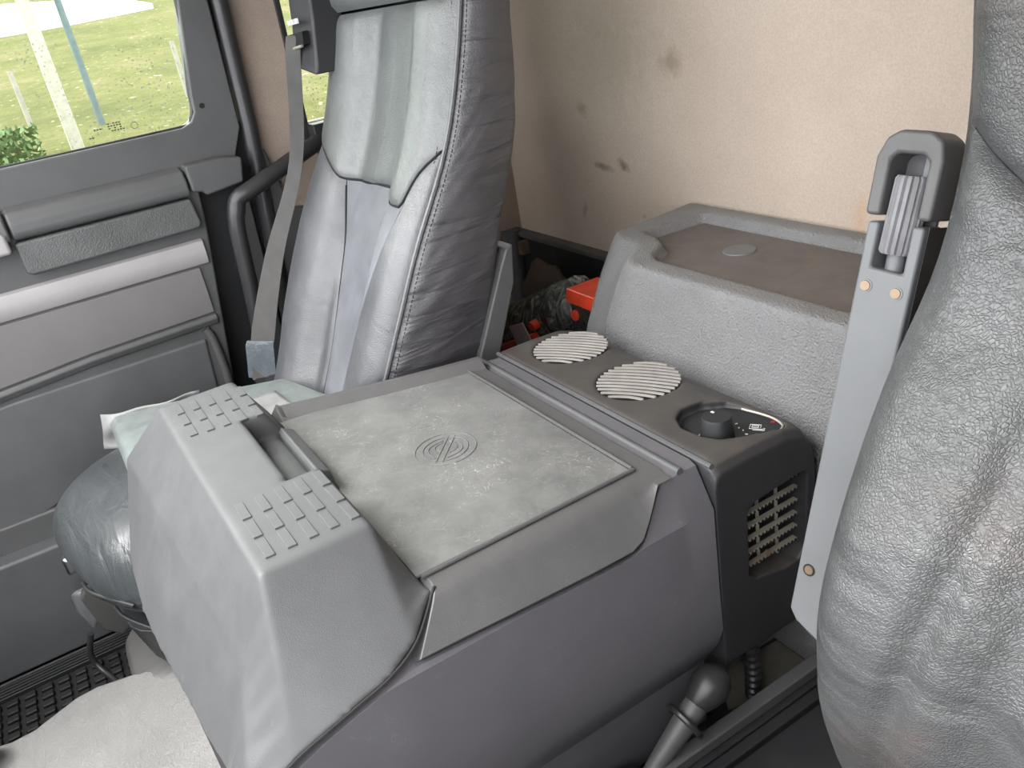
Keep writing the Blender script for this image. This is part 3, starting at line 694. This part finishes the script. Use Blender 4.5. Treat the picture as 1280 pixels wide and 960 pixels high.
# round emblem pressed into the inlay
EC = (-1.002, .389)
bm = bmesh.new()
for r in (.046, .034):
    ring = [(EC[0]+r*math.cos(a), EC[1]+r*math.sin(a), .8056) for a in [2*math.pi*k/48 for k in range(49)]]
    tube_bm(ring, .0007, 6, bm, cap=False)
dv = Vector((-.06, .054, 0)).normalized(); dn = Vector((dv.y, -dv.x, 0))
c0 = Vector((EC[0], EC[1], .8056))
for k in (-.005, .005): tube_bm([c0+dn*k-dv*.038, c0+dn*k+dv*.038], .0007, 6, bm)
for sg in (-1, 1):
    arcp = [c0+dn*sg*(.009+.017*math.sin(t*math.pi))+dv*(-.026+.05*t) for t in [i/12 for i in range(13)]]
    tube_bm(arcp, .0007, 6, bm)
    tube_bm([c0+dn*sg*(.009+.008*math.sin(t*math.pi))+dv*(-.012+.03*t) for t in [i/8 for i in range(9)]], .0006, 6, bm)
link('emblem', from_bm(bm), 'mat', cn)
# strips behind the lid
tube('rear_ridge', [(-1.252, .590, .7985), (-1.236, .590, .7985)], .0052, 'lid', cn)
tube('rear_ridge', [(-1.234, .590, .7985), (-.72, .590, .7985)], .0055, 'bin', cn)

# front storage bin with recess
ZT = .88
def st(x, zfront, yb, notch, zt=ZT, yf=.065, bot=None):
    """section: back low, ..., goes around in the y-z plane"""
    y4 = yf
    n0, n1 = .155, .185
    zn = zt-.042 if notch else zt
    yb_low = .226
    return [(x, .12, .66), (x, -.03, .60), (x, bot[0]-.004, .646), (x, bot[1], .79), (x, y4, zt), (x, n0 if notch else .11, zt), (x, n0+.006 if notch else .14, zn), (x, n1 if notch else .165, zn), (x, yb if not notch else .196, zt if not notch else zn-.002), (x, yb_low, .80)]
secs = []
L = []
# left seam station and left edge
L.append([(-1.36, .12, .66), (-1.37, -.02, .60), (-1.385, -.02, .65), (-1.44, .03, .74), (-1.455, .075, .765), (-1.455, .10, .77), (-1.45, .13, .775), (-1.45, .16, .78), (-1.44, .20, .79), (-1.40, .225, .79)])
def S2(x, b0, b1, yf, yb, notch=False, xb=None, x3=None):
    p = st(x, 0, yb, notch, yf=yf, bot=(b0, b1)); p = [list(q) for q in p]
    if xb is not None: p[1][0] = xb; p[2][0] = xb; p[0][0] = xb
    if x3 is not None: p[3][0] = x3
    return [tuple(q) for q in p]
L.append(S2(-1.362, -.060, -.012, .062, .182, xb=-1.368, x3=-1.425))
L.append(S2(-1.30, -.064, -.006, .062, .186, x3=-1.33))
L.append(S2(-1.192, -.0665, .0, .063, .19))
L.append(S2(-1.186, -.0665, .0, .063, .19, notch=True))
L.append(S2(-1.10, -.062, .004, .064, .193, notch=True))
L.append(S2(-.975, -.05, .010, .066, .196, notch=True))
L.append(S2(-.967, -.049, .011, .066, .196))
L.append(S2(-.88, -.042, .016, .067, .198))
L.append(S2(-.792, -.032, .021, .068, .199, xb=-.802))
L.append([(-.76, .12, .66), (-.70, -.12, .60), (-.694, -.09, .64), (-.690, -.03, .69), (-.688, .03, .722), (-.688, .07, .735), (-.690, .11, .745), (-.693, .15, .755), (-.705, .19, .772), (-.738, .233, .80)])
def mixs(a, b_, t): return [tuple(p[i]*(1-t)+q[i]*t for i in range(3)) for p, q in zip(a, b_)]
L = [L[0], mixs(L[0], L[1], .5)]+L[1:-1]+[mixs(L[-2], L[-1], t) for t in (.2, .4, .6, .8)]+[L[-1], [(x-.045, y+.006, z-.045) for x, y, z in L[-1]]]
binn = loft('front_bin', L, 'bin', cn, bev=.010, seg=4, ang=22)
remesh(binn, .0033, 11)
# latch in the recess
prism('latch', [(.199, .79), (.199, .842), (.205, .848), (.222, .838), (.228, .80)], 'x', -1.19, -1.018, 'bin', cn, bev=.003)
# anti-slip ribs: two groups of five rows, three pads each
first = None
for g0, g1, yof, yst, dyx in ((-1.345, -1.20, .080, .024, .0), (-.958, -.812, .082, .0255, .0)):
    for r in range(5):
        for k in range(3):
            x0 = g0+(g1-g0)*k/3+.0025; x1 = g0+(g1-g0)*(k+1)/3-.0015; y0 = yof+yst*r
            if g0 < -1.2: x0 += .004*r; x1 += .004*r
            if first is None:
                bmx = box_bm(x0, x1, y0, y0+.0115, ZT-.001, ZT+.0022)
                for v_ in bmx.verts:
                    if v_.co.z > ZT and v_.co.x < (x0+x1)/2: v_.co.z -= .0014
                first = link('grip_rib', from_bm(bmx), 'bin', cn, bev=.0012, seg=2); fx, fy = x0, y0; fw = x1-x0
            else:
                c = first.copy(); COL.objects.link(c); c.location = first.location+Vector((x0-fx, y0-fy, 0))
                
# ================================================================== HEATER UNIT
ht = thing('heater_unit', 'black heater unit with two round slatted outlets and a dial behind the console', 'heater', (-.97, .72, .45))
prof = [(.621, .46), (.621, .785), (.624, .797), (.634, .803), (.70, .803), (.76, .800), (.79, .790), (.805, .77), (.81, .74), (.81, .46)]
def hring(x, sc=1, dz=0, dy=0): return [(x, y+dy, z+dz if z > .7 else z) for y, z in prof]
rings = [hring(-1.262, dz=-.012), hring(-1.250, dz=-.002), hring(-1.2), hring(-1.0), hring(-.8), hring(-.715), hring(-.70, dz=-.004), hring(-.690, dz=-.016)]
hb = loft('housing', rings, 'heater', ht, bev=.003, ang=40)
poly = [(-.826, .678), (-.840, .700), (-.838, .735), (-.815, .765), (-.79, .777), (-.746, .785), (-.716, .780), (-.706, .765), (-.712, .735), (-.722, .704), (-.740, .678), (-.765, .667), (-.800, .665)]
cut_child(hb, poly, 'z', .787, .85)
cut_child(hb, [(.675, .597), (.69, .585), (.745, .572), (.775, .572), (.79, .59), (.795, .716), (.785, .722), (.69, .715), (.677, .705)], 'x', -.78, -.60)
for c in ((-1.160, .727), (-.963, .721)):
    cut_child(hb, disc_pts(c, .0685, 40), 'z', .788, .85)
remesh(hb, .0030, 3)
# bright front edge
tube('front_edge', [(-1.250, .6265, .7985), (-.70, .6265, .7985)], .0042, 'bin', ht, n=8)
d45 = Vector((.128, .079, 0)).normalized(); dnn = Vector((-d45.y, d45.x, 0))
for c in ((-1.160, .727), (-.963, .721)):
    g = link('outlet_grille', from_bm(loft_bm([[(x, y, .7875) for x, y in disc_pts(c, .068, 36)], [(x, y, .7890) for x, y in disc_pts(c, .068, 36)]])), 'hole', ht)
    for k in range(12):
        o_ = -.0605+k*.011; hl = math.sqrt(max(0, .067**2-o_**2)); pts = []
        for t in [-1+i/4 for i in range(9)]:
            q = Vector((c[0], c[1], .8005))+d45*(hl*t)+dnn*(o_+.006*(1-t*t)*.8); pts.append(q)
        # thin curved blade
        bm = bmesh.new(); rr = []
        for q in pts: rr.append([bm.verts.new(q+v_) for v_ in (dnn*-.0022+Vector((0, 0, -.001)), dnn*.0022+Vector((0, 0, -.001)), dnn*.0022+Vector((0, 0, .0016)), dnn*-.0022+Vector((0, 0, .0026)))])
        for a, b_ in zip(rr, rr[1:]):
            for i in range(4): bm.faces.new((a[i], a[(i+1) % 4], b_[(i+1) % 4], b_[i]))
        bm.faces.new(rr[0][::-1]); bm.faces.new(rr[-1])
        link('slat', from_bm(bm), 'rib', g)
# dial panel
cp = prism('control_panel', [(x*.995-.0039, y*.995+.0036) for x, y in poly], 'z', .7865, .7885, 'black', ht)
tube('panel_rim', smoothpath([(-.79, .772, .791), (-.746, .781, .791), (-.718, .776, .791), (-.7095, .763, .791)], 6), .0018, 'dim', cp, n=6)
kc = (-.762, .697)
kb = []
for z, r in ((.788, .0225), (.800, .022), (.818, .021), (.8215, .0195)):
    kb.append([(kc[0]+(r+(.0010 if i % 2 else 0)*(z < .814))*math.cos(2*math.pi*i/64), kc[1]+(r+(.0010 if i % 2 else 0)*(z < .814))*math.sin(2*math.pi*i/64), z) for i in range(64)])
kn = loft('dial_knob', kb, 'black', ht)
link('pointer', from_bm(box_bm(kc[0]-.014, kc[0]-.009, kc[1]+.002, kc[1]+.005, .8213, .8222)), 'white', kn)
ringp = [(kc[0]+.026*math.cos(a), kc[1]+.026*math.sin(a), .7888) for a in [math.radians(-150+i*10) for i in range(18)]]
tube('dial_arc', ringp, [.0006+.0012*i/17 for i in range(18)], 'white', cp, n=6)
bm = bmesh.new()
u_, v_ = Vector((.82, .57, 0)), Vector((-.57, .82, 0)); ic = Vector((-.742, .751, .7888))
def seg(a, b, r=.0005): tube_bm([ic+u_*a[0]+v_*a[1], ic+u_*b[0]+v_*b[1]], r, 4, bm)
for a, b_ in (((-.009, -.006), (.009, -.006)), ((-.009, .006), (.006, .006)), ((-.009, -.006), (-.009, .006)), ((.006, .006), (.006, -.002)), ((-.006, -.002), (.003, -.002)), ((-.006, .003), (.003, .003)), ((-.006, -.002), (-.006, .003)), ((.003, -.002), (.003, .003)), ((-.004, -.009), (.012, -.009)), ((.012, -.009), (.012, -.003)), ((.009, -.006), (.012, -.003))): seg(a, b_)
seg((-.024, -.006), (-.022, -.006), .0012); seg((-.017, -.012), (-.0155, -.012), .0013); seg((-.012, -.022), (-.008, -.022), .001); seg((-.03, .004), (-.027, .006), .0008)
link('panel_symbol', from_bm(bm), 'white', cp)
link('warning_light', from_bm(tube_bm([(-.734, .775, .788), (-.734, .775, .790)], .003, 12)), 'darkred', cp)
# heat exchanger fins inside the side vent
box('vent_interior', -.775, -.77, .66, .80, .56, .735, 'hole', ht, bev=0)
gv = box('fin_frame', -.712, -.708, .665, .672, .57, .73, 'dim', ht, bev=0)
for k in range(6):
    z = .592+k*.0225
    f_ = box('fin_row', -.716, -.707, .672, .798, z, z+.0035, 'dim', ht, bev=.0005)
    for j in range(17):
        if j == 0 and k == 0:
            fin = box('fin', -.7072, -.7060, .675, .678, z+.0002, z+.0033, 'hole', f_, bev=0); fz, fy0 = z, .675; fsrc = fin
        else:
            c = fsrc.copy(); COL.objects.link(c); c.parent = f_; c.location = Vector((0, (j*.0073), z-fz))
for y in (.69, .722, .76):
    box('fin_post', -.722, -.718, y, y+.003, .575, .73, 'dim', ht, bev=0)
for k in range(2): tube('copper_pipe', [(-.712, .675, .600+k*.05), (-.71, .69, .612+k*.05), (-.72, .71, .606+k*.05)], .0035, 'screw', ht, n=8)
link('screw', from_bm(tube_bm([(-.703, .722, .607), (-.6985, .722, .607)], .005, 12)), 'screw', ht)
# corrugated drain hose below
hs = []; hr = []
for i in range(60):
    z = .50-.0034*i; hs.append((-.735+.012*math.sin(i*.05)-.02*(1-i/60), .712+.0*i, z)); hr.append(.0135 if i % 4 < 2 else .0095)
tag(tube('corrugated_hose', hs, hr, 'seal', n=14), 'black corrugated hose hanging under the heater side vent', 'hose')

# ================================================================== REAR STORAGE BOX WITH TRAY
tb = thing('tray_box', 'grey grained plastic box with recessed tray top against the beige wall', 'box', (-1.0, 1.0, .302))
top = [(-1.127, .857), (-1.165, .872), (-1.20, .925), (-1.235, .948), (-1.29, .955), (-1.325, .975), (-1.345, 1.195), (-.60, 1.195), (-.60, .857)]
bot = [(-1.19, .83), (-1.23, .832), (-1.262, .835), (-1.285, .838), (-1.30, .842), (-1.315, .86), (-1.40, 1.195), (-.60, 1.195), (-.60, .83)]
def lerp2(a, b_, t, z): return [(p[0]*(1-t)+q[0]*t, p[1]*(1-t)+q[1]*t, z) for p, q in zip(a, b_)]
tbo = loft('shell', [lerp2(top, bot, 1, .303), lerp2(top, bot, 1, .70), lerp2(top, bot, .85, .76), lerp2(top, bot, .45, .85), lerp2(top, bot, .12, .905), lerp2(top, bot, 0, .921)], 'tray', tb, bev=.010, seg=4, ang=25)
cut_child(tbo, [(-1.275, 1.005), (-1.262, 1.150), (-.63, 1.150), (-.63, .905), (-1.115, .905), (-1.15, .925), (-1.178, .972), (-1.215, .992)], 'z', .899, 1.0)
remesh(tbo, .005, 7)
prism('tray_floor', [(-1.276, 1.003), (-1.263, 1.151), (-.629, 1.151), (-.629, .904), (-1.115, .904), (-1.15, .924), (-1.178, .971), (-1.215, .991)], 'z', .893, .9005, 'trayfloor', tb)
link('round_badge', from_bm(loft_bm([[(x, y, .9005) for x, y in disc_pts((-1.068, 1.055), .03, 32)], [(x, y, .9025) for x, y in disc_pts((-1.068, 1.055), .029, 32)]])), 'armrest', tb)

# ================================================================== STUFF BEHIND THE PASSENGER SEAT
rl = thing('wrapped_roll', 'black glossy film wrapped roll with a red strip behind the passenger seat', 'roll', (-1.68, 1.0, .40))
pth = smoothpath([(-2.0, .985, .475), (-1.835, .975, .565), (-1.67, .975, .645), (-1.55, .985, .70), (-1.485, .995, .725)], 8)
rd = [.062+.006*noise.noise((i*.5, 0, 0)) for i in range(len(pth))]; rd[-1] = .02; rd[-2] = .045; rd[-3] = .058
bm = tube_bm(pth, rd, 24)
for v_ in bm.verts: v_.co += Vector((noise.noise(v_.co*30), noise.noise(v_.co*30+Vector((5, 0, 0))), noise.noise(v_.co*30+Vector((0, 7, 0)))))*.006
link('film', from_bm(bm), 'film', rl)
loft('red_strip', [[(-1.82, .905, .545), (-1.82, .915, .525), (-1.82, .93, .53), (-1.82, .92, .55)], [(-1.60, .895, .642), (-1.60, .905, .618), (-1.60, .925, .625), (-1.60, .915, .648)]], 'red', rl, bev=.003)
bg2 = thing('tool_bag', 'black bag with red band and red dots beside the tray box', 'bag', (-1.45, 1.03, .45))
loft('bag_body', [[(-1.47, .95, .40), (-1.40, .95, .40), (-1.41, 1.07, .40), (-1.47, 1.07, .40)], [(-1.475, .93, .62), (-1.395, .93, .62), (-1.40, 1.07, .62), (-1.475, 1.07, .62)], [(-1.47, .935, .765), (-1.360, .93, .765), (-1.375, 1.03, .765), (-1.47, 1.03, .765)]], 'wrap', bg2, bev=.012)
loft('red_band', [[(-1.474, .928, .748), (-1.474, .932, .779), (-1.474, 1.02, .779), (-1.474, 1.02, .748)], [(-1.355, .924, .750), (-1.355, .928, .781), (-1.37, 1.02, .781), (-1.37, 1.02, .750)]], 'red', bg2, bev=.003)
link('red_dot', from_bm(tube_bm([(-1.447, .94, .722), (-1.446, .926, .722)], .012, 16)), 'red', bg2)
link('red_dot', from_bm(tube_bm([(-1.60, .92, .668), (-1.598, .900, .665)], .012, 16)), 'red', rl)
lb = link('paper_label', from_bm(loft_bm([[(-1.70, .895, .640), (-1.62, .890, .672), (-1.58, .885, .635), (-1.66, .890, .600)], [(-1.70, .897, .642), (-1.62, .892, .674), (-1.58, .887, .637), (-1.66, .892, .602)]])), 'paper', rl)
br = thing('cloth_bundle', 'brown crumpled cloth bundle behind the wrapped roll', 'cloth', (-1.85, 1.11, .40))
bm = bmesh.new(); bmesh.ops.create_icosphere(bm, subdivisions=4, radius=1)
for v_ in bm.verts:
    c = v_.co.copy(); k = 1+.13*noise.noise(c*2.2)+.05*noise.noise(c*6)
    v_.co = Vector((c.x*.105*k-1.845, c.y*.055*k+1.105, c.z*.145*k+.575))
link('cloth', from_bm(bm), 'brown', br)

# ================================================================== DRIVER SEAT (foreground right)
ds = thing('truck_seat', 'creased black leather driver seat close up at the right edge', 'seat', (-.17, .45, .29))
SL = 1.0
DB = Back(-.155, .285, [(.40, .64), (.52, .590), (.62, .550), (.72, .528), (.80, .530), (.87, .550), (1.0, .614), (1.1, .685), (1.218, .722), (1.33, .735), (1.6, .80)],
          [(.4, .12), (.6, .16), (.9, .16), (1.2, .12), (1.6, .08)], .02, .02, [(.40, .97), (.52, .99), (.72, 1.0), (1.2, 1.0), (1.28, 1.02), (1.34, 1.045), (1.6, 1.05)])
dzb = lambda u: sinterp([(0, 1.12), (.5, 1.13), (.8, 1.19), (1, 1.225)], abs(u))
def D_low(s, t):
    u = 2*s-1; z = .42+t*(dzb(u)-.42)
    p = DB.front(u, z, .004+.02*puffer(s, t, .07))
    p.y += .006*noise.noise((p.x*5, p.z*5, 3)) + .008*math.exp(-((u+.62-.5*(z-.8))/.05)**2)*math.exp(-((z-.85)/.25)**2)*1.6
    return p
patch('lower_cover', D_low, 110, 110, 'driver', ds)
def D_up(s, t):
    u = 2*s-1; z0 = dzb(u)+.002; z = z0+t*(1.75-z0)
    return DB.front(u, z, .006+.018*puffer(s, t, .07))
patch('upper_cover', D_up, 80, 40, 'driver', ds)
for sg in (-1, 1):
    patch('side_cover', lambda s, t, sg=sg: DB.side(sg, s, .42+t*1.33, .012*puffer(s, t, .2)), 16, 60, 'driver', ds)
rings = []
for i in range(28):
    z = .42+i*.049; y = sinterp(DB.yp, z); d = interp(DB.dep, z); h = DB.half(z)
    rings.append([(DB.cx-h*.98, y+.01, z), (DB.cx, y+.03, z), (DB.cx+h*.98, y+.01, z), (DB.cx+h*.98, y+d, z), (DB.cx-h*.98, y+d, z)])
loft('backrest_core', rings, 'black', ds)
box('seat_pan', -.44, .13, .10, .80, .43, .50, 'black', ds, bev=.01)
rings = [cush_ring(-.42, .11, .0, .50, .50, .06), cush_ring(-.44, .13, -.03, .51, .54, .07), cush_ring(-.44, .13, -.03, .51, .60, .07), cush_ring(-.41, .10, .0, .50, .635, .07)]
# cushion is wholly below the frame but stands where the backrest needs it
loft('seat_cushion', rings, 'driver', ds, sub=1)
# folded-up armrest (own frame along its length: a up, s across, d deep)
A0 = Vector((-.53, .575, .692)); A1 = Vector((-.53, .699, 1.132))
ax = (A1-A0).normalized(); wx = Vector((1, .16, 0)); wx = (wx-ax*wx.dot(ax)).normalized(); dp = wx.cross(ax)
if dp.y < 0: dp = -dp
Lm = (A1-A0).length
def AR(s_, a, d): return A0+ax*a+wx*s_+dp*d
def arm_prism(name, pts, d0, d1, mat, par, **k): return loft(name, [[AR(p, q, d0) for p, q in pts], [AR(p, q, d1) for p, q in pts]], mat, par, **k)
W_ = .057
arm = arm_prism('armrest', [(0, .012), (.010, .0), (.045, -.014), (.056, -.005), (W_, .03), (W_, Lm), (W_-.012, Lm), (W_-.012, Lm-.047), (.012, Lm-.045), (.012, Lm), (0, Lm)], 0, .042, 'armrest', ds, bev=.0035)
arm_prism('armrest_side', [(W_+.0005, .0), (W_+.0015, .0), (W_+.0015, Lm), (W_+.0005, Lm)], .008, .050, 'black', ds, bev=0)
cap = arm_prism('armrest_cap', [(-.003, Lm+.006), (-.003, Lm+.062), (.004, Lm+.080), (.016, Lm+.088), (.046, Lm+.088), (.058, Lm+.080), (.062, Lm+.062), (.062, Lm+.006), (.049, Lm+.006), (.049, Lm+.060), (.043, Lm+.066), (.018, Lm+.066), (.012, Lm+.060), (.012, Lm+.006)], -.004, .048, 'dark', ds, bev=.005)
cap.data.materials[0] = M['lid']
arm_prism('slot_back', [(.008, Lm-.05), (.052, Lm-.05), (.052, Lm+.068), (.008, Lm+.068)], .034, .040, 'body', ds, bev=0)
arm_prism('slot_rail', [(.034, Lm+.02), (.047, Lm+.02), (.047, Lm+.066), (.034, Lm+.066)], .020, .034, 'armrest', ds, bev=.002)
def ringa(s0, d0, a, r, n=64, rid=0): return [AR(s0+(r-(rid if (i % 4) < 1 else 0))*math.cos(2*math.pi*i/n), a, d0+(r-(rid if (i % 4) < 1 else 0))*math.sin(2*math.pi*i/n)) for i in range(n)]
loft('tilt_wheel', [ringa(.028, .016, Lm-.030, .0155, rid=.002), ringa(.028, .016, Lm-.027, .0175, rid=.0028), ringa(.030, .016, Lm+.043, .0175, rid=.0028), ringa(.030, .016, Lm+.046, .0155, rid=.002)], 'wheel', ds)
loft('wheel_axle', [ringa(.028, .018, Lm-.05, .009), ringa(.028, .018, Lm-.028, .009)], 'armrest', ds)
for s_, a_ in ((.011, Lm-.064), (.043, Lm-.066), (.014, .068)):
    c_ = AR(s_, a_, 0)
    link('screw_socket', from_bm(tube_bm([c_-dp*.0006, c_+dp*.002], .0072, 20)), 'hole' if a_ < .1 else 'armrest', ds)
    link('screw', from_bm(tube_bm([c_-dp*.0014, c_], [.005, .0056], 16)), 'screw', ds)
# dark base, rails and floor parts under the driver seat
box('seat_rail', -.672, -.650, .30, 1.0, .375, .395, 'dark', ds, bev=.003)
box('seat_rail', -.640, -.622, .25, 1.0, .355, .372, 'black', ds, bev=.003)
box('base_box', -.625, .10, .20, .95, .295, .36, 'black', ds, bev=.006)
box('base_side', -.655, -.64, .28, 1.0, .300, .375, 'black', ds, bev=.002)
box('cross_bar', -.60, -.35, .45, .47, .36, .372, 'dark', ds, bev=.002)
struct(box('trim_15', -.80, -.56, .36, 1.19, .299, .3035, 'black', bev=0))
pl_ = link('floor_bracket', from_bm(loft_bm([[(-.80, .70, .3035), (-.735, .66, .3035), (-.70, .83, .3035), (-.79, .83, .3035)], [(-.80, .70, .307), (-.735, .66, .307), (-.70, .83, .307), (-.79, .83, .307)]])), 'plate', loc=(-.75, .75, .3035))
tag(pl_, 'dusty beige floor plate under the heater beside the driver seat rail', 'plate')
pl2 = box('floor_strip', -.690, -.675, .62, .90, .3035, .312, 'plate'); tag(pl2, 'narrow dusty metal strip on the floor along the driver seat rail', 'strip')
# parking brake lever with collar ring and gaiter
lev = thing('brake_lever', 'stubby grey lever with black knob and ring collar beside the console', 'lever', (-.69, .43, .30))
pth = [Vector((-.672, .440, .372)), Vector((-.672, .465, .393)), Vector((-.672, .515, .430)), Vector((-.673, .545, .452))]
tube('shaft', pth, [.011, .013, .0175, .0175], 'lid', lev, n=20)
kd = (Vector((-.676, .592, .474))-Vector((-.673, .548, .454))).normalized(); k0 = Vector((-.673, .543, .451)); ko = kd.orthogonal().normalized()
tube('knob', [k0+kd*t for t in (-.004, .002, .016, .034, .050, .062, .068)], [.014, .018, .024, .029, .026, .016, .003], 'seal', lev, n=24)
pr = [Vector((-.673, .522, .435))+( (Vector((1, 0, 0))*math.cos(a)+kd.cross(Vector((1, 0, 0))).normalized()*math.sin(a))*.0275) for a in [2*math.pi*i/28 for i in range(29)]]
link('collar_ring', from_bm(tube_bm(pr, .0050, 8, cap=False)), 'seal', lev)
bm = bmesh.new(); gr_ = []
for z, r in ((.302, .060), (.33, .058), (.352, .048), (.366, .034), (.372, .018)): gr_.append([(-.705+.008+r*math.cos(2*math.pi*i/28)*.75, .418+r*math.sin(2*math.pi*i/28), z) for i in range(28)])
loft('gaiter', gr_, 'black', lev, sub=1)
# dark rounded housing cut by the lower left corner of the view
hc = bmesh.new(); bmesh.ops.create_icosphere(hc, subdivisions=4, radius=1)
for v_ in hc.verts: v_.co = Vector((v_.co.x*.035-1.485, v_.co.y*.035-.42, .302+(v_.co.z+1)*.028))
tag(link('lever_knob', from_bm(hc), 'dark', loc=(-1.485, -.42, .30)), 'dark rounded knob on the tunnel cover at the lower left corner', 'knob')
